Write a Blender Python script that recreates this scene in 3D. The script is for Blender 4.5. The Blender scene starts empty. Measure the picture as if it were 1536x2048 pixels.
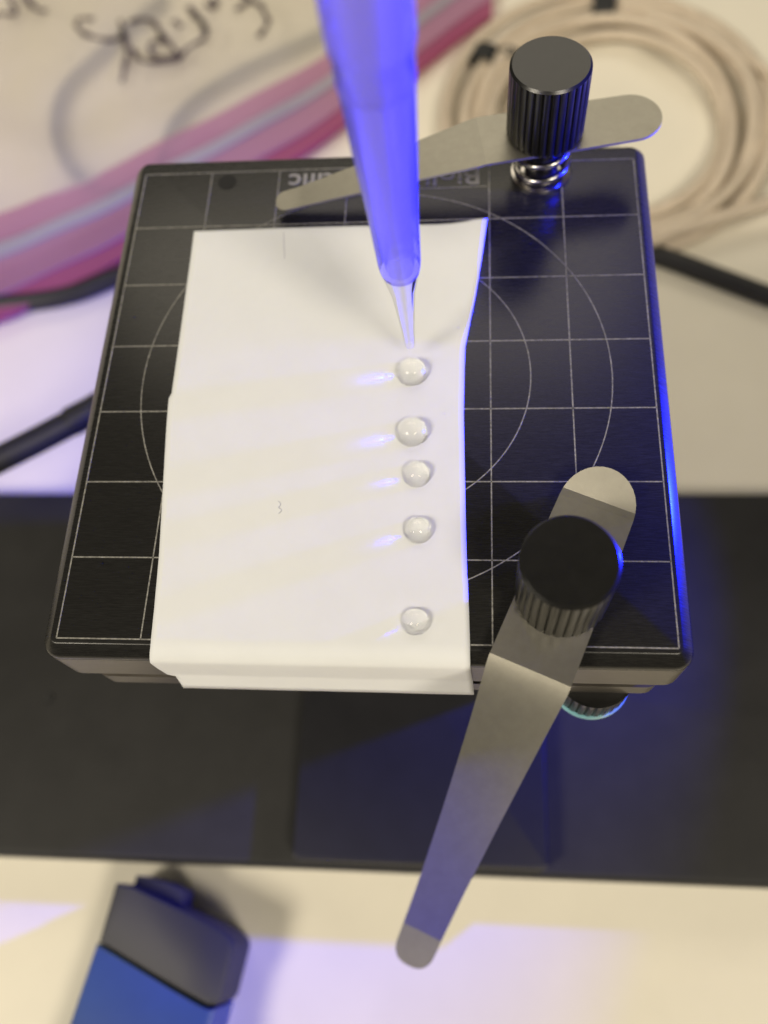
import bpy, bmesh, math, random
from mathutils import Vector, Matrix, Euler, noise
random.seed(7)
# ------------------------------------------------------------------ scene, camera, light
# one Blender unit is one centimetre; z = 0 is the top of the sample stage
S = bpy.context.scene
COL = S.collection
S.unit_settings.system = 'METRIC'
S.unit_settings.scale_length = 0.01
PI = math.pi
FPX, CX, CY = 1790.8, 768.0, 1024.0
CAM_ROT = Euler((0.418, 0.0862, 0.0415), 'XYZ')
CAM_LOC = Vector((1.2461, -6.1731, 9.6729))
cam_d = bpy.data.cameras.new('camera')
cam = bpy.data.objects.new('camera', cam_d)
COL.objects.link(cam)
cam.location = CAM_LOC
cam.rotation_euler = CAM_ROT
cam_d.sensor_fit = 'VERTICAL'
cam_d.sensor_height = 36.0
cam_d.lens = FPX / 2048 * 36.0
cam_d.clip_start = 0.1
cam_d.clip_end = 500
cam_d.dof.use_dof = True
cam_d.dof.focus_distance = 10.35
cam_d.dof.aperture_fstop = 0.135
S.camera = cam

W = bpy.data.worlds.new('World')
S.world = W
W.use_nodes = True
W.node_tree.nodes['Background'].inputs[0].default_value = (1.0, 0.93, 0.80, 1)
W.node_tree.nodes['Background'].inputs[1].default_value = 0.06

def area(name, loc, target, power, col, sx, sy=None, spread=180, shape=None):
    l = bpy.data.lights.new(name, 'AREA')
    l.shape = shape or ('RECTANGLE' if sy else 'DISK')
    l.size = sx
    if sy:
        l.size_y = sy
    l.energy = power
    l.color = col
    l.spread = math.radians(spread)
    o = bpy.data.objects.new(name, l)
    COL.objects.link(o)
    o.location = loc
    d = Vector(target) - Vector(loc)
    o.rotation_euler = d.to_track_quat('-Z', 'Y').to_euler()
    return o
CAUST = True
WARM = (1.0, 0.905, 0.73)
def warm_area(name, d, dist, power, sx, sy):
    area(name, Vector(d).normalized() * dist, (0, 0, -2), power, WARM, sx, sy)
warm_area('ceiling_lamp_a', (-0.54, -0.445, 0.713), 120, 88000, 26, 32)
warm_area('ceiling_lamp_b', (0.38, -0.50, 0.78), 120, 71000, 28, 28)
warm_area('ceiling_lamp_c', (-0.86, -0.27, 0.44), 140, 9000, 16, 24)
warm_area('far_reflection_fill', (-0.05, 0.74, 0.64), 140, 46000, 125, 48)  # added fill, reflects in the plate's far end, far knob and clip
area('blue_backlight', (12, 1.7, 0.12), (0, 0.3, -0.6), 4200, (0.004, 0.010, 1.0), 0.8, spread=104)
bpy.data.objects['blue_backlight'].data.cycles.is_caustics_light = CAUST

vs = S.view_settings
vs.view_transform = 'Standard'
vs.look = 'None'
vs.exposure = 0
vs.gamma = 1
S.render.engine = 'CYCLES'
cy = S.cycles
cy.use_denoising = True
cy.denoiser = 'OPENIMAGEDENOISE'
cy.max_bounces = 14
cy.transparent_max_bounces = 16
cy.transmission_bounces = 12
cy.caustics_refractive = True
cy.caustics_reflective = True
cy.blur_glossy = 0.3
cy.sample_clamp_indirect = 0

# ------------------------------------------------------------------ helpers
CAM_M = CAM_ROT.to_matrix()
def un(px, py, z=0.0):
    """the point of the place at height z that the photograph shows at (px, py)"""
    d = CAM_M @ Vector(((px - CX) / FPX, -(py - CY) / FPX, -1.0))
    return CAM_LOC + d * ((z - CAM_LOC.z) / d.z)

def mesh_obj(name, verts, faces, mat=None, parent=None, smooth=False, sharp=None):
    me = bpy.data.meshes.new(name)
    me.from_pydata([tuple(v) for v in verts], [], faces)
    me.validate()
    bm = bmesh.new(); bm.from_mesh(me)
    bmesh.ops.recalc_face_normals(bm, faces=bm.faces)
    bm.to_mesh(me); bm.free()
    if smooth:
        for p in me.polygons:
            p.use_smooth = True
        if sharp:
            me.set_sharp_from_angle(angle=math.radians(sharp))
    if mat:
        me.materials.append(mat)
    o = bpy.data.objects.new(name, me)
    COL.objects.link(o)
    if parent is not None:
        o.parent = parent
    return o

def tag(o, label=None, cat=None, group=None, kind=None):
    if label: o['label'] = label
    if cat: o['category'] = cat
    if group: o['group'] = group
    if kind: o['kind'] = kind
    return o

def thing(name, loc, label, cat, group=None):
    o = bpy.data.objects.new(name, None)
    o.empty_display_size = 0.3
    COL.objects.link(o)
    o.location = loc
    return tag(o, label, cat, group)

def rings(levels, closed_bottom=True, closed_top=True):
    """levels: list of lists of points (same count) from top to bottom -> verts, faces"""
    n = len(levels[0]); v = []; f = []
    for lv in levels:
        v += lv
    for i in range(len(levels) - 1):
        for j in range(n):
            k = (j + 1) % n
            f.append((i*n + j, i*n + k, (i+1)*n + k, (i+1)*n + j))
    if closed_top: f.append(tuple(range(n)))
    if closed_bottom: f.append(tuple(range((len(levels)-1)*n, len(levels)*n)))
    return v, f

def rrect(cx, cy, hx, hy, r, z, seg=6):
    pts = []
    r = max(r, 0.001)
    for sx, sy, a0 in ((1, 1, 0), (-1, 1, 90), (-1, -1, 180), (1, -1, 270)):
        for i in range(seg + 1):
            a = math.radians(a0 + 90 * i / seg)
            pts.append(Vector((cx + sx*(hx - r) + r*math.cos(a), cy + sy*(hy - r) + r*math.sin(a), z)))
    return pts

def rslab(name, cx, cy, hx, hy, r, z0, z1, mat, parent=None, fil=0.0, fils=5, off=Vector((0, 0, 0)), cham=None):
    """a slab with rounded plan corners and rounded top edges"""
    lv = []
    if fil > 0:
        for i in range(fils + 1):
            a = math.radians(90 * i / fils)
            ins = fil * (1 - math.sin(a)); dz = fil * (1 - math.cos(a))
            if cham:
                ins, dz = cham[i]
            lv.append([p - off for p in rrect(cx, cy, hx - ins, hy - ins, r - ins if r > ins else 0.01, z1 - dz)])
    else:
        lv.append([p - off for p in rrect(cx, cy, hx, hy, r, z1)])
    lv.append([p - off for p in rrect(cx, cy, hx, hy, r, z0)])
    v, f = rings(lv)
    return mesh_obj(name, v, f, mat, parent, smooth=True, sharp=35)

def lathe(name, prof, mat, parent=None, seg=48, base=Vector((0,0,0)), axis=Vector((0,0,1)), cap0=True, cap1=True, sharp=40, rmod=None):
    q = Vector((0,0,1)).rotation_difference(axis)
    lv = []
    for (r, z) in prof:
        ring = []
        for j in range(seg):
            a = 2*PI*j/seg
            rr = r * (rmod(j, r, z) if rmod else 1)
            ring.append(base + q @ Vector((rr*math.cos(a), rr*math.sin(a), z)))
        lv.append(ring)
    v, f = rings(lv, cap1, cap0)
    return mesh_obj(name, v, f, mat, parent, smooth=True, sharp=sharp)

def catmull(pts, n=10):
    out = []
    P = [Vector(p) for p in pts]
    P = [2*P[0]-P[1]] + P + [2*P[-1]-P[-2]]
    for i in range(1, len(P)-2):
        p0, p1, p2, p3 = P[i-1], P[i], P[i+1], P[i+2]
        for k in range(n):
            t = k/n
            out.append(0.5*((2*p1) + (p2-p0)*t + (2*p0-5*p1+4*p2-p3)*t*t + (3*p1-p0-3*p2+p3)*t**3))
    out.append(P[-2])
    return out

def tube_geo(path, r, seg=12, flat=1.0, rfun=None):
    v = []; f = []
    n = len(path)
    up = Vector((0, 0, 1))
    for i, p in enumerate(path):
        t = (path[min(i+1, n-1)] - path[max(i-1, 0)]).normalized()
        s = t.cross(up)
        if s.length < 1e-4: s = t.cross(Vector((1, 0, 0)))
        s.normalize(); w = s.cross(t).normalized()
        rr = r * (rfun(i/(n-1)) if rfun else 1)
        for j in range(seg):
            a = 2*PI*j/seg
            v.append(p + s*math.cos(a)*rr + w*math.sin(a)*rr*flat)
    for i in range(n-1):
        for j in range(seg):
            k = (j+1) % seg
            f.append((i*seg+j, i*seg+k, (i+1)*seg+k, (i+1)*seg+j))
    f.append(tuple(range(seg))); f.append(tuple(range((n-1)*seg, n*seg)))
    return v, f

def tube(name, path, r, mat, parent=None, seg=12, flat=1.0, rfun=None):
    v, f = tube_geo(path, r, seg, flat, rfun)
    return mesh_obj(name, v, f, mat, parent, smooth=True, sharp=50)

def ribbon(name, path, w, th, mat, parent=None, wfun=None):
    """a flat band of width w and thickness th along a path lying roughly in the plane"""
    v = []; f = []; n = len(path)
    for i, p in enumerate(path):
        t = (path[min(i+1, n-1)] - path[max(i-1, 0)]); t.z = 0; t.normalize()
        s = Vector((-t.y, t.x, 0)) * (w/2 * (wfun(i/(n-1)) if wfun else 1))
        v += [p+s, p-s, p-s-Vector((0,0,th)), p+s-Vector((0,0,th))]
    for i in range(n-1):
        for j in range(4):
            k = (j+1) % 4
            f.append((i*4+j, i*4+k, (i+1)*4+k, (i+1)*4+j))
    f.append((0,1,2,3)); f.append(tuple(range(4*n-4, 4*n)))
    return mesh_obj(name, v, f, mat, parent)

# ------------------------------------------------------------------ materials
def mat(name, col, rough=0.5, metal=0.0, spec=0.5, var=0.0, vscale=5.0, stretch=None, bump=0.0, bscale=40.0,
        trans=0.0, coat=0.0, aniso=0.0, col2=None, rvar=0.0, ior=1.5):
    m = bpy.data.materials.new(name); m.use_nodes = True
    nt = m.node_tree; b = nt.nodes['Principled BSDF']
    b.inputs['Base Color'].default_value = (*col, 1)
    b.inputs['Roughness'].default_value = rough
    b.inputs['Metallic'].default_value = metal
    b.inputs['Specular IOR Level'].default_value = spec
    b.inputs['Transmission Weight'].default_value = trans
    b.inputs['Coat Weight'].default_value = coat
    b.inputs['Anisotropic'].default_value = aniso
    b.inputs['IOR'].default_value = ior
    tc = nt.nodes.new('ShaderNodeTexCoord')
    mp = nt.nodes.new('ShaderNodeMapping')
    nt.links.new(tc.outputs['Object'], mp.inputs[0])
    if stretch: mp.inputs['Scale'].default_value = stretch
    if var > 0 or rvar > 0:
        nz = nt.nodes.new('ShaderNodeTexNoise')
        nz.inputs['Scale'].default_value = vscale; nz.inputs['Detail'].default_value = 6
        nz.inputs['Roughness'].default_value = 0.6
        nt.links.new(mp.outputs[0], nz.inputs['Vector'])
        if var > 0:
            mx = nt.nodes.new('ShaderNodeMix'); mx.data_type = 'RGBA'
            rp = nt.nodes.new('ShaderNodeMapRange')
            rp.inputs[1].default_value = 0.3; rp.inputs[2].default_value = 0.7
            nt.links.new(nz.outputs[0], rp.inputs[0])
            nt.links.new(rp.outputs[0], mx.inputs[0])
            c2 = col2 or tuple(c*(1-var) for c in col)
            mx.inputs[6].default_value = (*c2, 1); mx.inputs[7].default_value = (*col, 1)
            nt.links.new(mx.outputs[2], b.inputs['Base Color'])
        if rvar > 0:
            r2 = nt.nodes.new('ShaderNodeMapRange')
            r2.inputs[1].default_value = 0.3; r2.inputs[2].default_value = 0.7
            r2.inputs[3].default_value = max(0.02, rough - rvar); r2.inputs[4].default_value = rough + rvar
            nt.links.new(nz.outputs[0], r2.inputs[0]); nt.links.new(r2.outputs[0], b.inputs['Roughness'])
    if bump > 0:
        nb = nt.nodes.new('ShaderNodeTexNoise')
        nb.inputs['Scale'].default_value = bscale; nb.inputs['Detail'].default_value = 5
        nt.links.new(mp.outputs[0], nb.inputs['Vector'])
        bp = nt.nodes.new('ShaderNodeBump'); bp.inputs['Strength'].default_value = bump
        bp.inputs['Distance'].default_value = 0.02
        nt.links.new(nb.outputs[0], bp.inputs['Height']); nt.links.new(bp.outputs[0], b.inputs['Normal'])
    return m

def film_mat(name, col, clear=0.55, gloss=0.12, tint=(1, 1, 1), trl=0.5, bump=0.0, bscale=3.0, rough=0.15, thin=None):
    """thin or frosted plastic: part clear, part milky, with a sheen"""
    m = bpy.data.materials.new(name); m.use_nodes = True
    nt = m.node_tree; nt.nodes.clear()
    out = nt.nodes.new('ShaderNodeOutputMaterial')
    tr = nt.nodes.new('ShaderNodeBsdfTransparent'); tr.inputs[0].default_value = (*tint, 1)
    df = nt.nodes.new('ShaderNodeBsdfDiffuse'); df.inputs[0].default_value = (*col, 1)
    tl = nt.nodes.new('ShaderNodeBsdfTranslucent'); tl.inputs[0].default_value = (*col, 1)
    gl = nt.nodes.new('ShaderNodeBsdfGlossy'); gl.inputs[1].default_value = rough
    a = nt.nodes.new('ShaderNodeMixShader'); a.inputs[0].default_value = trl
    nt.links.new(df.outputs[0], a.inputs[1]); nt.links.new(tl.outputs[0], a.inputs[2])
    b = nt.nodes.new('ShaderNodeMixShader'); b.inputs[0].default_value = clear
    nt.links.new(a.outputs[0], b.inputs[1]); nt.links.new(tr.outputs[0], b.inputs[2])
    if thin:    # the wall thins out towards the narrow end
        tc = nt.nodes.new('ShaderNodeTexCoord'); sp = nt.nodes.new('ShaderNodeSeparateXYZ'); mr = nt.nodes.new('ShaderNodeMapRange')
        mr.interpolation_type = 'SMOOTHSTEP'
        mr.inputs[1].default_value = thin[0]; mr.inputs[2].default_value = thin[1]; mr.inputs[3].default_value = thin[2]; mr.inputs[4].default_value = clear
        nt.links.new(tc.outputs['Object'], sp.inputs[0]); nt.links.new(sp.outputs[2], mr.inputs[0]); nt.links.new(mr.outputs[0], b.inputs[0])
    c = nt.nodes.new('ShaderNodeMixShader')
    fr = nt.nodes.new('ShaderNodeLayerWeight'); fr.inputs[0].default_value = gloss
    nt.links.new(fr.outputs['Fresnel'], c.inputs[0])
    nt.links.new(b.outputs[0], c.inputs[1]); nt.links.new(gl.outputs[0], c.inputs[2])
    if bump > 0:
        tc = nt.nodes.new('ShaderNodeTexCoord')
        nb = nt.nodes.new('ShaderNodeTexNoise'); nb.inputs['Scale'].default_value = bscale
        nt.links.new(tc.outputs['Object'], nb.inputs['Vector'])
        bp = nt.nodes.new('ShaderNodeBump'); bp.inputs['Strength'].default_value = bump; bp.inputs['Distance'].default_value = 0.15
        nt.links.new(nb.outputs[0], bp.inputs['Height'])
        for s in (df, gl):
            nt.links.new(bp.outputs[0], s.inputs['Normal'])
    nt.links.new(c.outputs[0], out.inputs[0])
    return m

M_table = mat('cream_desk_laminate', (0.84, 0.79, 0.67), 0.42, spec=0.4, var=0.05, vscale=0.6)
M_base = mat('black_powder_coat', (0.024, 0.0235, 0.023), 0.56, spec=0.28, var=0.25, vscale=1.2, bump=0.15, bscale=60)
M_block = mat('black_satin_block', (0.012, 0.012, 0.015), 0.38, spec=0.45, var=0.2, vscale=2.0)
M_plate = mat('black_brushed_anodised', (0.017, 0.0165, 0.0155), 0.27, spec=0.40, var=0.45, vscale=3.0, stretch=(2, 45, 2), bump=0.012, bscale=5, rvar=0.05)
M_side = mat('dark_machined_edge', (0.15, 0.132, 0.11), 0.34, metal=0.5, spec=0.8, var=0.35, vscale=3, stretch=(1.5, 1.5, 30))
M_line = mat('engraved_grid_line', (0.36, 0.35, 0.32), 0.6, var=0.7, vscale=30)
M_print = mat('engraved_lettering', (0.34, 0.33, 0.32), 0.6, var=0.3, vscale=25)
M_knob = mat('black_knurled_metal', (0.010, 0.0097, 0.009), 0.30, spec=0.5, var=0.35, vscale=8, bump=0.06, bscale=60)
M_steel = mat('brushed_steel', (0.37, 0.35, 0.295), 0.42, metal=0.95, var=0.10, vscale=9, bump=0.08, bscale=90)
M_spring = mat('polished_spring_steel', (0.42, 0.40, 0.37), 0.2, metal=1.0)
M_paper = mat('white_paper', (0.77, 0.785, 0.80), 0.75, spec=0.2, var=0.03, vscale=2.0, bump=0.08, bscale=120)
M_hole = mat('dark_hole', (0.004, 0.004, 0.004), 0.6)
M_cable = mat('black_cable_rubber', (0.016, 0.016, 0.018), 0.45, var=0.3, vscale=6)
M_grey = mat('grey_cable_rubber', (0.12, 0.12, 0.125), 0.5)
M_tube = mat('beige_cable_sheath', (0.66, 0.56, 0.44), 0.42, var=0.12, vscale=3)
M_tie = mat('black_hook_tape', (0.02, 0.021, 0.022), 0.7, var=0.3, vscale=10)
M_pink = film_mat('magenta_seal_plastic', (0.52, 0.16, 0.30), 0.30, 0.12, (0.9, 0.4, 0.65), 0.3)
M_rose = film_mat('rose_seal_plastic', (0.64, 0.42, 0.56), 0.45, 0.12, (0.95, 0.65, 0.85), 0.3)
M_rail = film_mat('milky_seal_rail', (0.66, 0.66, 0.74), 0.3, 0.15)
M_film = film_mat('clear_bag_film', (0.86, 0.82, 0.76), 0.46, 0.12, (0.98, 0.97, 0.95), 0.35, bump=0.5, bscale=0.7)
M_ink = mat('black_marker_ink', (0.05, 0.03, 0.045), 0.5)
M_barrel = film_mat('blue_lit_tip_plastic', (0.50, 0.45, 0.92), 0.46, 0.22, (0.80, 0.78, 1.0), 0.5, rough=0.18, thin=(1.6, 2.9, 0.78))  # part of the backlight's blue glow is put into this colour
M_core = film_mat('milky_highlight_core', (0.95, 0.92, 0.97), 0.30, 0.10, (0.85, 0.85, 1.0), 0.5, rough=0.4, thin=(1.7, 2.6, 0.75))  # pale colour stands in for the light streak along the tip
M_point = film_mat('clear_tip_plastic', (0.80, 0.80, 0.84), 0.80, 0.05, (0.96, 0.96, 0.98), 0.4, rough=0.1)
M_cap = mat('dark_grey_cap_plastic', (0.030, 0.030, 0.033), 0.55)
M_blue = mat('blue_plastic_body', (0.045, 0.095, 0.23), 0.42, var=0.12, vscale=1.0)
M_rim = mat('blue_bounce_rim', (0.18, 0.42, 0.48), 0.35)  # blue light bounced onto the rim, painted as its colour
M_fleck = mat('white_dust', (0.5, 0.5, 0.5), 0.8)

# water
M_water = bpy.data.materials.new('clear_water'); M_water.use_nodes = True
nt = M_water.node_tree; nt.nodes.clear()
o_ = nt.nodes.new('ShaderNodeOutputMaterial'); g_ = nt.nodes.new('ShaderNodeBsdfGlass')
g_.inputs['IOR'].default_value = 1.333; g_.inputs['Roughness'].default_value = 0.0
nt.links.new(g_.outputs[0], o_.inputs[0])

# ------------------------------------------------------------------ setting: desk
ZT = -9.0
t = mesh_obj('desk_top', [(-90, -60, ZT), (90, -60, ZT), (90, 90, ZT), (-90, 90, ZT), (-90, -60, ZT-2), (90, -60, ZT-2), (90, 90, ZT-2), (-90, 90, ZT-2)],
             [(0,1,2,3), (4,5,6,7), (0,1,5,4), (1,2,6,5), (2,3,7,6), (3,0,4,7)], M_table)
tag(t, kind='structure')

# ------------------------------------------------------------------ instrument base under the stage
base = thing('instrument_base', (0, -1.5, ZT), 'wide black instrument base bar running across the desk under the stage', 'base')
bo = base.location
ZB = -8.0
yf = un(900, 1748, ZB).y; yb = un(700, 985, ZB).y
rslab('base_bar', 0, (yf+yb)/2, 26, (yb-yf)/2, 0.3, ZT, ZB, M_base, base, fil=0.12, off=bo)
ZK = ZB + 0.5
a = un(582, 1720, ZK); b = un(1098, 1720, ZK)
rslab('raised_block', (a.x+b.x)/2, (a.y + 0.02 + yb - 1.2)/2, (b.x-a.x)/2, (yb - 1.2 - a.y)/2, 0.12, ZB, ZK, M_block, base, fil=0.05, off=bo)
rslab('support_column', 0.25, -0.4, 1.9, 1.9, 0.2, ZK, -1.45, M_block, base, fil=0.0, off=bo)
lathe('base_screw', [(0.10, 0.03), (0.12, 0.0), (0.12, -0.05)], mat('grey_screw_steel', (0.05, 0.05, 0.05), 0.4, metal=0.6), base, 20, un(97, 1396, ZB) - bo)

# ------------------------------------------------------------------ sample stage
stage = thing('sample_stage', (0.03, 0, -1.45), 'square black sample stage engraved with a pale grid and two circles', 'stage')
so = stage.location.copy()
HX, HY = 3.70, 3.775
rslab('top_plate', -0.01, 0.075, HX, HY, 0.22, -0.86, 0.0, M_plate, stage, fil=0.15, fils=5, off=so, cham=[(0.150, 0), (0.140, 0.003), (0.130, 0.010), (0.025, 0.108), (0.008, 0.130), (0.0, 0.160)])
# paler metal sides, a hair proud of the plate's flanks
for k in range(1):
    lv = [[p-so for p in rrect(-0.01, 0.075, HX+0.002, HY+0.002, 0.22, z)] for z in (-0.19, -0.855)]
    v, f = rings(lv, False, False)
    mesh_obj('machined_side', v, f, M_side, stage, smooth=True, sharp=40)
rslab('spacer', 0.0, 0.075, HX-0.2, HY-0.14, 0.2, -1.13, -0.86, M_hole, stage, off=so)
rslab('lower_plate', 0.03, 0.075, HX-0.2, HY-0.03, 0.2, -1.45, -1.13, M_side, stage, off=so)

# engraved grid: each line a thin strip just proud of the plate
LW, LZ = 0.016, 0.0025
def strip(x0, y0, x1, y1, name='grid_line', w=LW):
    d = Vector((x1-x0, y1-y0, 0)).normalized(); s = Vector((-d.y, d.x, 0))*w/2
    p0 = Vector((x0, y0, 0)) - so; p1 = Vector((x1, y1, 0)) - so
    v = []
    for z in (LZ, -0.003):
        v += [p0+s+Vector((0,0,z)), p0-s+Vector((0,0,z)), p1-s+Vector((0,0,z)), p1+s+Vector((0,0,z))]
    return mesh_obj(name, v, [(0,1,2,3), (0,1,5,4), (1,2,6,5), (2,3,7,6), (3,0,4,7)], M_line, stage)
for k in range(8):
    c = 3.5 - k
    strip(-3.5, c, 3.5, c)
for k in range(8):
    c = -3.5 + k
    strip(c, -3.5, c, 3.08 if k in (3, 4) else 3.5)
strip(-1.5, 3.08, 1.5, 3.08, w=0.012)
for r in (2.0, 3.0):
    n = 128; v = []; f = []
    for i in range(n):
        a = 2*PI*i/n
        for rr, z in ((r-0.007, LZ*1.6), (r+0.007, LZ*1.6), (r+0.007, -0.003), (r-0.007, -0.003)):
            v.append(Vector((rr*math.cos(a), rr*math.sin(a), z)) - so)
    for i in range(n):
        k = (i+1) % n
        for j in range(3):
            f.append((i*4+j, i*4+j+1, k*4+j+1, k*4+j))
    mesh_obj('engraved_circle', v, f, M_line, stage)

# lettering, read from the far side of the stage
def text_mesh(body, size=0.42):
    cu = bpy.data.curves.new('letters', 'FONT'); cu.body = body; cu.size = size; cu.extrude = 0.002
    cu.offset = 0.006
    ob = bpy.data.objects.new('letters', cu); COL.objects.link(ob)
    me = bpy.data.meshes.new_from_object(ob.evaluated_get(bpy.context.evaluated_depsgraph_get()))
    bpy.data.objects.remove(ob); bpy.data.curves.remove(cu)
    return me
def text_width(body):
    me = text_mesh(body); xs = [v.co.x for v in me.vertices]
    return max(xs)
def lettering(body, width, base_pt, rotz):
    full = text_width(body); sc = width/full; w0 = text_width('l')
    R = Matrix.Rotation(rotz, 4, 'Z')
    for i, ch in enumerate(body):
        if ch == ' ': continue
        x0 = text_width(body[:i] + 'l') - w0 if i else 0
        me = text_mesh(ch)
        for v in me.vertices:
            v.co.x = (v.co.x + x0)*sc
            v.co = R @ v.co + base_pt
        me.name = 'letter'; me.materials.clear(); me.materials.append(M_print)
        o = bpy.data.objects.new('letter', me); COL.objects.link(o); o.parent = stage
lettering('Biolin Scientific', 2.75, Vector((1.392, 3.415, 0.003)) - so, PI)

# empty screw hole at the far left corner
hc = Vector((-2.26, 3.31, 0))
lathe('screw_hole', [(0.135, 0.004), (0.10, 0.003), (0.10, 0.0015)], M_hole, stage, 24, hc - so, cap0=True)
tag(stage.children[-1], 'empty dark screw hole')

# ---- clamps
def knob_geo(name, R, h, parent, base, n=30, material=None):
    seg = n*6
    def rm(j, r, z):
        if z > h - 0.03 or z < 0.03: return 1.0
        ph = j % 6
        return (1.0, 1.0, 0.985, 0.94, 0.985, 1.0)[ph]
    prof = [(R*0.10, h), (R*0.935, h), (R*0.995, h-0.028), (R, h-0.05), (R, 0.05), (R*0.985, 0.03), (R*0.96, 0.0), (R*0.1, 0.0)]
    return lathe(name, prof, material or M_knob, parent, seg, base, rmod=rm, sharp=28)

def clip_outline(scale=1.0):
    """half outline (u along the clip, half width), u = 0 at the screw"""
    pts = []
    for i in range(9):
        a = PI/2*i/8
        pts.append((-1.16 - 0.41*math.cos(a), 0.41*math.sin(a)))
    pts += [(-0.6, 0.418), (0, 0.424), (0.55, 0.428), (0.86, 0.43), (0.90, 0.4295), (0.95, 0.428), (1.0, 0.422), (1.06, 0.414), (1.15, 0.404), (1.25, 0.392), (1.4, 0.375), (1.6, 0.352), (1.85, 0.325), (2.1, 0.298), (2.35, 0.272), (2.6, 0.248), (2.8, 0.23), (3.0, 0.212), (3.2, 0.197), (3.29, 0.191), (3.38, 0.185), (3.47, 0.180), (3.56, 0.176)]
    for i in range(1, 8):
        a = PI/2*i/7
        pts.append((3.60 + 0.16*math.sin(a), 0.174*max(math.cos(a), 0.06)**0.7))
    return [(u*scale, w*scale) for u, w in pts]

def make_clip(parent, off, origin, ang, drop, scale=1.0, twist=0.0, foot=0.0, endlift=0.0, short=0.0):
    """origin: screw axis point at the clip's underside; ang: direction of the narrow end"""
    th = 0.035
    ca, sa = math.cos(ang), math.sin(ang)
    v = []; f = []
    out = [((u + short if u < -1.0 else u), w) for u, w in clip_outline(scale)]; n = len(out)
    NW = 8
    def zat(u):
        u /= scale
        if u < -1.22 + short: return endlift * (-1.22 + short - u)
        if u < 0.86: return 0
        if u < 3.47:
            t_ = (u-0.86)/(3.47-0.86)
            k = min(1, (u-0.86)/0.12)
            return -drop * t_ if drop > 0 else 0.9*drop*t_ - 1.9*drop*t_*t_ - 0.05*(1 - math.exp(-(u-0.86)/0.16))
        return -drop - (0.05 if drop < 0 else 0) + foot*(u-3.47)
    def tw(u):
        u /= scale
        if u < 0.9: return 0
        t_ = max(0, min(1, (u-1.2)/1.9))
        return twist * t_*t_*(3-2*t_)
    for side in (0, 1):
        for (u, w) in out:
            for k in range(NW+1):
                s = -w + 2*w*k/NW
                z = zat(u) + s*math.sin(tw(u)) + (th if side == 0 else 0)
                v.append(Vector((origin[0] + u*ca - s*sa, origin[1] + u*sa + s*ca, origin[2] + z)) - off)
    m = NW+1
    for i in range(n-1):
        for k in range(NW):
            f.append((i*m+k, i*m+k+1, (i+1)*m+k+1, (i+1)*m+k))
            q = n*m
            f.append((q+i*m+k, q+i*m+k+1, q+(i+1)*m+k+1, q+(i+1)*m+k))
        for k in (0, NW):
            f.append((i*m+k, (i+1)*m+k, n*m+(i+1)*m+k, n*m+i*m+k))
    for i in (0, n-1):
        for k in range(NW):
            f.append((i*m+k, i*m+k+1, n*m+i*m+k+1, n*m+i*m+k))
    return mesh_obj('clamp_clip', v, f, M_steel, parent, smooth=True, sharp=7)

def spring(parent, base, r, h, turns, wire):
    path = []
    n = int(turns*28)
    for i in range(n+1):
        a = 2*PI*turns*i/n
        e = i/n
        z = wire + (h - 2*wire)*max(0, min(1, (e-0.14)/0.72))
        path.append(base + Vector((r*math.cos(a), r*math.sin(a), z)))
    return tube('spring', path, wire, M_spring, parent, 10)

def clamp(x, y, zc, ang, drop, label, cliplabel, scale, twist, foot, endlift, short=0.0):
    b = Vector((x, y, 0)) - so
    lathe('washer', [(0.40, 0.03), (0.42, 0.02), (0.42, 0.001), (0.2, 0.001)], M_spring, stage, 40, b)
    lathe('threaded_post', [(0.23, zc+0.1), (0.23, 0.0)], M_knob, stage, 28, b)
    spring(stage, b + Vector((0,0,0.02)), 0.345, zc-0.02, 3.0, 0.045)
    c = make_clip(stage, so, (x, y, zc), ang, drop, scale, twist, foot, endlift, short)
    tag(c, cliplabel)
    k = knob_geo('clamp_knob', 0.508, 1.03, stage, b + Vector((0, 0, zc+0.042)))
    tag(k, label)
a1 = math.atan2(2.72-3.33, -1.52-2.22)
clamp(2.22, 3.33, 0.68, a1, 0.50, 'raised knurled knob at the far corner', 'clip turned inward over the lettering', 0.99, 0.0, -0.12, 0.0)
a2 = math.atan2(-6.66+2.97, 0.70-2.24)
clamp(2.24, -2.97, 0.17, a2, -0.30, 'knurled knob at the near corner', 'clip swung out over the front edge', 1.065, math.radians(-12), 0.14, 0.5, 0.10)
# adjusting screw under the stage
uk = Vector((2.80, -3.36, -2.05))
k = knob_geo('levelling_knob', 0.50, 0.60, stage, uk - so)
tag(k, 'knurled levelling knob under the stage with its rim tinted by bounced blue light')
lathe('knob_rim', [(0.49, 0.0), (0.515, -0.01), (0.52, -0.04), (0.49, -0.055)], M_rim, k, 60, uk - so)

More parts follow.
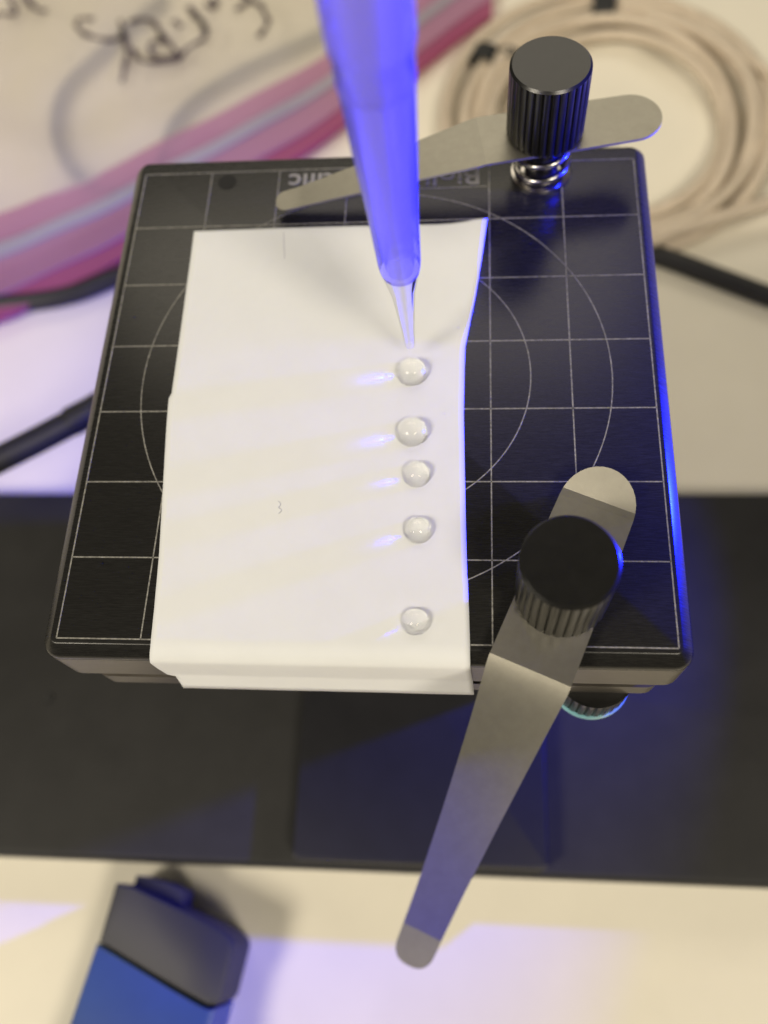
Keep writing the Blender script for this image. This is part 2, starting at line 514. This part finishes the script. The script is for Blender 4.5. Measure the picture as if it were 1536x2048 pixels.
# ------------------------------------------------------------------ paper strip
def lerp_poly(pts, y):
    for (y0, x0), (y1, x1) in zip(pts, pts[1:]):
        if y0 >= y >= y1:
            t_ = (y0-y)/(y0-y1) if y0 != y1 else 0
            return x0 + (x1-x0)*t_
    return pts[0][1] if y > pts[0][0] else pts[-1][1]
def poly(px, zf):
    out = []
    for (a, b) in px:
        p = un(a, b, 0.02)
        for _ in range(4):
            p = un(a, b, zf(p.x, p.y))
        out.append((p.y, p.x))
    return out
def paper_z(x, y):
    z = 0.012
    if y > 1.2: z += 0.035*((y-1.2)/1.3)**2                         # far edge lifts
    if x > 0.75 and y > 0.3: z += 0.10*min(1, (x-0.75)/0.6)**2*min(1, (y-0.3)/0.5)**2   # far right corner curls up
    z += 0.002*noise.noise(Vector((x*1.1, y*1.1, 3.0)))
    return z
LEFT = [(388,462), (382,510), (375,560), (362,655), (350,740), (343,788), (337.5,795), (333,850), (330,900), (325,990), (318,1110), (308,1220), (302,1278)]
RIGHT = [(975,436), (966,500), (951,590), (938,655), (931.5,688), (930.5,695), (929,740), (927.5,830), (930,960), (932,1060), (934.5,1146), (933.5,1152), (935.5,1156), (938,1220), (940,1288)]
LP, RP = poly(LEFT, paper_z), poly(RIGHT, paper_z)
def Lx(y): return lerp_poly(LP, y)
def Rx(y): return lerp_poly(RP, y)
rows = []
ys = []
y0, y1 = LP[0][0], -3.50
N = 150
for i in range(N+1):
    ys.append(y0 + (y1-y0)*i/N)
ytop_r = RP[0][0]
NC = 56
lL, lR = LP[-1][1], RP[-1][1]
for i, y in enumerate(ys):
    r = []
    for k in range(NC+1):
        t_ = k/NC
        yy = y + (ytop_r - y0)*t_*(1 - i/N)**6 + 0.02*math.sin(PI*t_)*(1 - i/N)**8
        x = Lx(yy) + (Rx(yy)-Lx(yy))*t_
        r.append(Vector((x, yy, paper_z(x, yy))))
    rows.append(r)
# round over the front edge, then down the face, with a second fold that kicks outwards
fold = []
R_ = 0.175
for i in range(1, 9):
    a = math.radians(90*i/8)
    fold.append((-3.50 - 0.235*math.sin(a), 0.012 - R_*(1-math.cos(a)), 0))
fold += [(-3.735, -0.24, 0), (-3.730, -0.48, 0), (-3.718, -0.72, 0), (-3.714, -0.80, 0), (-3.722, -0.84, 1), (-3.740, -0.96, 1), (-3.765, -1.10, 1), (-3.785, -1.20, 1)]
def flapx(z):
    # the flap's left and right edges
    f_ = max(0, min(1, -z/1.4))
    return lL - 0.03*min(1, -z/0.15) + 0.0*f_ + (0.09 if z < -0.82 else 0), lR + 0.06*f_
for (yy, z, kk) in fold:
    l, r2 = flapx(z)
    row = []
    for k in range(NC+1):
        t_ = k/NC
        w = 0.006*noise.noise(Vector((t_*4, z*2, 1.0))) if z < -0.2 else 0
        row.append(Vector((l + (r2-l)*t_, yy - abs(w), z + (0.02*(0.5-t_) if kk else 0))))
    rows.append(row)
v = [p for r in rows for p in r]; f = []
m = NC+1
for i in range(len(rows)-1):
    for k in range(NC):
        f.append((i*m+k, i*m+k+1, (i+1)*m+k+1, (i+1)*m+k))
paper = mesh_obj('paper_strip', [p - Vector((-0.6, -0.5, 0)) for p in v], f, M_paper, None, smooth=True, sharp=40)
paper.location = (-0.6, -0.5, 0)
paper.cycles.is_caustics_receiver = CAUST
md = paper.modifiers.new('thickness', 'SOLIDIFY'); md.thickness = 0.010; md.offset = -1
tag(paper, 'strip of white paper lying on the black stage and folded over its front edge', 'paper')
# thin grey crease mark and a stray fibre on the paper
po = paper.location
pth = [un(567, 464, 0.05), un(567.5, 490, 0.05), un(568.5, 515, 0.05)]
pth = [Vector((p.x, p.y, paper_z(p.x, p.y) + 0.001)) - po for p in pth]
ribbon('crease_mark', pth, 0.012, 0.002, mat('pale_grey_line', (0.50, 0.50, 0.56), 0.8), paper)
pth = catmull([un(556, 1002, 0.02), un(561, 1008, 0.02), un(557, 1015, 0.02), un(563, 1020, 0.02), un(557, 1027, 0.02)], 5)
pth = [Vector((p.x, p.y, paper_z(p.x, p.y) + 0.004)) - po for p in pth]
tube('stray_fibre', pth, 0.005, mat('blue_grey_fibre', (0.55, 0.57, 0.64), 0.8), paper, 5)

# ------------------------------------------------------------------ water drops
def drop(px, py, rpx, ca_deg, label):
    c = un(px, py, 0.16)
    d = (CAM_LOC - c).dot(CAM_M.col[2])
    R = rpx * d / FPX
    ca = math.radians(ca_deg); sq = 0.96
    base_z = paper_z(c.x, c.y) - 0.006
    zc = -R*math.cos(ca)*sq
    c = un(px, py, base_z + zc)
    prof = []
    n = 40
    for i in range(n+1):
        a = ca*i/n
        prof.append((max(R*math.sin(a), 0.0004), R*math.cos(a)*sq))
    o = lathe('water_drop', [(r, z + zc) for r, z in prof], M_water, None, 72, sharp=None)
    for p in o.data.polygons:
        p.use_smooth = len(p.vertices) == 4
    o.location = (c.x, c.y, base_z)
    o.cycles.is_caustics_caster = CAUST
    tag(o, label, 'drop', 'water drops in a row on the paper')
    return o
drop(824, 745, 30.5, 98, 'clear water drop just below the pipette tip, first of the row')
drop(824.5, 865, 31.2, 98, 'clear water drop second in the row from the pipette tip, largest one')
drop(833.5, 949, 27.8, 96, 'clear water drop in the middle of the row, close below the second')
drop(836, 1061, 28.4, 97, 'clear water drop fourth in the row, level with the near clamp knob')
drop(831, 1244, 28.2, 94, 'clear water drop on its own nearest the folded front edge of the paper')

# ------------------------------------------------------------------ pipette tip
T = Vector((0.4946, 0.2519, 0.30)); AX = Vector((-0.0028, -0.0834, 0.9965)).normalized()
tip = thing('pipette_tip', T, 'translucent plastic pipette tip lit and tinted blue above the first drop', 'pipette tip')
prof = [(0.046, 0.0), (0.0625, 0.012), (0.066, 0.05), (0.079, 0.36), (0.095, 0.59), (0.112, 0.85), (0.133, 1.138), (0.160, 1.32), (0.196, 1.53), (0.220, 1.68)]
inner = [(r-0.022, z) for r, z in prof[::-1] if r > 0.05]
lathe('tip_point', prof, M_point, tip, 48, Vector((0,0,0)), AX, cap0=False, cap1=False)
prof2 = [(0.196, 1.53), (0.215, 1.60), (0.2334, 1.797), (0.2441, 2.216), (0.2558, 2.621), (0.2929, 3.447), (0.3254, 4.295), (0.333, 4.36), (0.336, 4.60), (0.352, 4.63), (0.356, 4.70), (0.362, 5.4), (0.37, 6.0)]
prof2[0] = (0.212, 1.615)
prof2[1] = (0.224, 1.68)
in2 = [(r-0.035, z) for r, z in prof2[::-1]]
lathe('tip_barrel', prof2, M_barrel, tip, 64, Vector((0,0,0)), AX, cap0=True, cap1=False)
lathe('highlight_core', [(0.150, 1.64), (0.165, 1.80), (0.18, 2.6), (0.21, 3.4), (0.235, 4.29), (0.27, 4.31), (0.275, 6.0)], M_core, tip, 48, Vector((0,0,0)), AX, cap0=False, cap1=True)  # added core, lightens the barrel's middle so its edges look bluer
lathe('collar_ring', [(0.322, 4.27), (0.331, 4.275), (0.333, 4.30), (0.331, 4.325), (0.322, 4.33)], M_barrel, tip, 64, Vector((0,0,0)), AX, cap0=False, cap1=False)

# ------------------------------------------------------------------ cables on the desk
def px_path(pts, z, n=10):
    return catmull([un(a, b, z) for a, b in pts], n)
bc = thing('black_cable', un(60, 880, -5.2), 'thick black cable leaving the near left of the stage', 'cable')
bo2 = bc.location
tube('cable_sheath', [p-bo2 for p in px_path([(-260,1020), (-120,975), (0,918), (110,862), (200,812), (330,730)], -5.2)], 0.27, M_cable, bc, 16)
pr = px_path([(140,845), (200,812), (330,730)], -5.2, 30)
v, f = tube_geo(pr, 0.295, 16, rfun=lambda t_: 1.0 + 0.06*math.sin(t_*150))
mesh_obj('strain_relief', [p-bo2 for p in v], f, M_cable, bc, smooth=True)
o = tube('black_cable', [p - un(1400, 545, ZT) for p in px_path([(-200,610), (-60,612), (60,604), (150,587), (260,545), (520,470), (900,440), (1180,470), (1330,516), (1440,556), (1560,600), (1700,640)], ZT+0.26)], 0.25, M_cable, None, 16)
o.location = un(1400, 545, ZT)
tag(o, 'black cable running behind the stage and out past its right side', 'cable')

# coil of pale cable, far right
coil = thing('cable_coil', un(1240, 270, ZT), 'coil of pale beige cable lying on the desk behind the stage', 'cable')
co = coil.location.copy()
random.seed(3)
path = []
turns = 6
for i in range(turns*22):
    a = 2*PI*i/22 + 2.2
    kk = i/(turns*22)
    wob = 0.16*math.sin(a*0.37+1) + 0.12*math.sin(a*1.13)
    rx = 262 + 50*math.sin(kk*9.0) + 26*wob
    ry = 218 + 34*math.sin(kk*9.0+0.7) + 30*wob
    zz = ZT + 0.2 + 0.16*(1+math.sin(i*0.9+kk*20))*0.9 + 0.42*kk*0.5
    path.append(un(1225 + 16*math.sin(kk*13) + rx*math.cos(a), 248 + 14*math.cos(kk*11) - ry*math.sin(a), zz))
path = path[:-2]
tube('cable_loops', [p-co for p in catmull(path, 4)], 0.17, M_tube, coil, 10)
tube('cable_tail', [p-co for p in px_path([(1130,480), (1230,492), (1310,470), (1420,440), (1560,402), (1700,380)], ZT+0.55)], 0.19, M_tube, coil, 10)
tube('cable_tail', [p-co for p in px_path([(1235,10), (1330,30), (1430,75), (1540,150), (1640,240)], ZT+0.5)], 0.15, M_tube, coil, 10)
def tie(px, py, ang, w, r, label):
    c = un(px, py, ZT + 0.45)
    d = Vector((math.cos(ang), math.sin(ang), 0))
    n = 28; lv = []
    s = Vector((-d.y, d.x, 0))
    v = []; f = []
    for i in range(n):
        a = 2*PI*i/n
        for (ax, rr) in ((-w/2, r), (w/2, r), (w/2, r*0.86), (-w/2, r*0.86)):
            v.append(d*ax + s*rr*math.cos(a)*1.0 + Vector((0, 0, rr*math.sin(a)*0.62)))
    for i in range(n):
        k = (i+1) % n
        for j in range(4):
            f.append((i*4+j, i*4+(j+1) % 4, k*4+(j+1) % 4, k*4+j))
    o = mesh_obj('cable_tie', v, f, M_tie, None, smooth=True, sharp=50)
    o.location = c
    tag(o, label, 'cable tie', 'black ties round the cable coil')
tie(1208, 12, -0.15, 0.62, 0.62, 'wide black tie round the coil at the top of the picture')
tie(968, 112, 1.25, 0.62, 0.36, 'black tie round the outer loop nearest the pink bag seal')
tie(1016, 112, 1.3, 0.40, 0.28, 'small black tie on the inner loops, half hidden by the far knob')
tie(1180, 296, 0.0, 0.7, 0.30, 'black tie lying behind the far edge of the stage under the clip')

# ------------------------------------------------------------------ zip bag with pink seal
bag = thing('zip_bag', un(250, 250, ZT), 'clear zip bag with a magenta seal and black handwriting', 'bag')
go = bag.location.copy()
def bag_edge(x):    # picture height of the bag's seal edge
    return 632 - 0.44*x - 0.00018*x*x
# film: a slack sheet over its contents
NX, NY = 60, 44
v = []; f = []
for j in range(NY+1):
    for i in range(NX+1):
        s = i/NX; t_ = j/NY
        e0 = un(-420 + 1440*s, 0, ZT+0.5)
        xx = -420 + 1440*s
        yy = bag_edge(max(xx, -400)) - 40 - t_*1050
        p = un(xx + t_*-60, yy, ZT + 0.5)
        h = 0.42 + 0.22*noise.noise(Vector((p.x*0.35, p.y*0.35, 0))) + 0.10*noise.noise(Vector((p.x*0.9 + p.y*0.5, p.y*0.4, 4)))
        edge = min(1, t_*6)
        p.z = ZT + 0.12 + h*edge + 0.03
        v.append(p - go)
for j in range(NY):
    for i in range(NX):
        a = j*(NX+1)+i
        f.append((a, a+1, a+NX+2, a+NX+1))
mesh_obj('bag_film', v, f, M_film, bag, smooth=True)
def seal(name, offs0, offs1, m, zz, th=0.12, x0=-420, x1=985, taper=False):
    """a strip along the bag's mouth between two picture offsets above the seal edge"""
    path0 = []
    n = 50
    v = []; f = []
    for i in range(n+1):
        x = x0 + (x1-x0)*i/n
        wv = 3*math.sin(x*0.013) + 2*math.sin(x*0.031+1)
        sc = 1 - 0.00033*max(x, 0)
        a = un(x, bag_edge(x) - offs0*sc + wv, zz); b = un(x, bag_edge(x) - offs1*sc + wv, zz + 0.02*math.sin(x*0.02))
        for p in (a, b):
            v.append(p - go)
        v.append(b - go - Vector((0, 0, th))); v.append(a - go - Vector((0, 0, th)))
    for i in range(n):
        for j in range(4):
            k = (j+1) % 4
            f.append((i*4+j, i*4+k, (i+1)*4+k, (i+1)*4+j))
    f.append((0,1,2,3)); f.append(tuple(range(4*n, 4*n+4)))
    return mesh_obj(name, v, f, m, bag)
seal('seal_strip', 0, 44, M_pink, ZT+0.42, 0.2)
seal('seal_strip', 47, 120, M_rose, ZT+0.50, 0.12)
seal('seal_rail', 122, 150, M_rail, ZT+0.58, 0.16)
seal('seal_strip', 152, 208, M_rose, ZT+0.54, 0.12)
# ribs of the zip track
rv = []; rf = []
for i in range(46):
    x = -30 + i*7.0
    for k in range(1):
        a = un(x, bag_edge(x) - 48, ZT+0.525); b = un(x-6, bag_edge(x) - 92, ZT+0.525)
        d = (b-a).normalized(); s = Vector((-d.y, d.x, 0))*0.022
        n0 = len(rv)
        rv += [a+s-go, a-s-go, b-s-go, b+s-go]
        rv += [p - Vector((0,0,0.04)) for p in rv[n0:n0+4]]
        rf += [tuple(n0+q for q in t4) for t4 in ((0,1,2,3), (0,1,5,4), (1,2,6,5), (2,3,7,6), (3,0,4,7))]
tag(mesh_obj('zip_ribs', rv, rf, M_rose, bag), kind='stuff')
# handwriting: marker strokes on the film
STROKES = [
 [(152,46),(155,54),(175,71),(208,79),(233,77),(246,67),(240,40)], [(152,42),(163,37),(188,42)], [(244,62),(254,100),(250,130),(244,163)],
 [(258,44),(288,37),(308,46),(321,67),(321,83),(304,85),(300,100),(317,115),(354,112)], [(318,64),(346,96),(358,112)],
 [(262,96),(283,121),(317,123),(354,119),(375,96),(404,79),(412,67),(400,37),(375,12)], [(346,40),(354,46),(362,54)], [(383,25),(404,46),(410,62)], [(410,6),(429,19)], [(425,-6),(436,14)],
 [(471,19),(500,4),(521,12),(533,37),(537,48),(517,73)], [(440,-20),(480,-14),(505,4)],
 [(-30,28),(0,27),(29,27),(31,17),(21,0),(12,-24)], [(54,0),(71,17),(92,23)], [(54,0),(40,-26)]]
for st in STROKES:
    hv = []; hf = []
    pth = catmull([un(a, b, ZT+0.72) for a, b in st], 6)
    n = len(pth); b0 = len(hv)
    for i, p in enumerate(pth):
        t_ = (pth[min(i+1, n-1)] - pth[max(i-1, 0)]); t_.z = 0; t_.normalize()
        s = Vector((-t_.y, t_.x, 0))*0.08*(0.9 + 0.3*math.sin(i*0.7))
        h = 0.42 + 0.22*noise.noise(Vector((p.x*0.35, p.y*0.35, 0))) + 0.10*noise.noise(Vector((p.x*0.9 + p.y*0.5, p.y*0.4, 4)))
        p = Vector((p.x, p.y, max(ZT + 0.15 + h + 0.03, ZT+0.72)))
        hv += [p+s-go, p-s-go, p-s-go-Vector((0,0,0.01)), p+s-go-Vector((0,0,0.01))]
    for i in range(n-1):
        for j in range(4):
            k = (j+1) % 4
            hf.append((b0+i*4+j, b0+i*4+k, b0+(i+1)*4+k, b0+(i+1)*4+j))
    mesh_obj('pen_stroke', hv, hf, M_ink, bag)
gp = px_path([(720,20), (640,72), (540,118), (450,165), (380,215), (345,262), (330,320), (290,372), (210,392), (150,345), (118,285), (116,225), (140,170), (200,112), (255,60), (330,0)], ZT+0.24)
o = tube('grey_cable', [p - un(140, 250, ZT) for p in gp], 0.2, M_grey, None, 12)
o.location = un(140, 250, ZT)
tag(o, 'thin grey cable curving inside the clear zip bag', 'cable')

# ------------------------------------------------------------------ blue tool, near left
ZU = ZT + 1.25
def prism(name, pxs, z0, z1, m, parent, off, bev=0.08):
    top = [un(a, b, z1) for a, b in pxs]
    c = sum(top, Vector())/len(top)
    def ring(z, ins):
        return [Vector((p.x, p.y, z)) + (Vector((c.x, c.y, z)) - Vector((p.x, p.y, z))).normalized()*ins - off for p in top]
    lv = [ring(z1, bev), ring(z1-bev*0.3, bev*0.3), ring(z1-bev, 0), ring(z0, 0)]
    v, f = rings(lv)
    return mesh_obj(name, v, f, m, parent, smooth=True, sharp=35)
tool = thing('hand_tool', un(320, 1950, ZT), 'blue plastic tool with a dark grey end cap lying on the desk', 'tool')
to = tool.location.copy()
prism('end_cap', [(230,1766), (262,1772), (330,1803), (410,1841), (452,1866), (466,1882), (468,1897), (442,1998), (432,2011), (416,2011), (350,1976), (196,1882)], ZT+0.02, ZU+0.06, M_cap, tool, to)
prism('tool_body', [(192,1886), (350,1981), (418,2018), (432,2018), (410,2100), (380,2300), (40,2300), (120,2100)], ZT, ZU, M_blue, tool, to)
prism('plug', [(272,1750), (340,1766), (368,1782), (362,1812), (345,1816), (262,1780)], ZT+0.25, ZU-0.25, M_cap, tool, to, 0.05)
# smudges on the desk
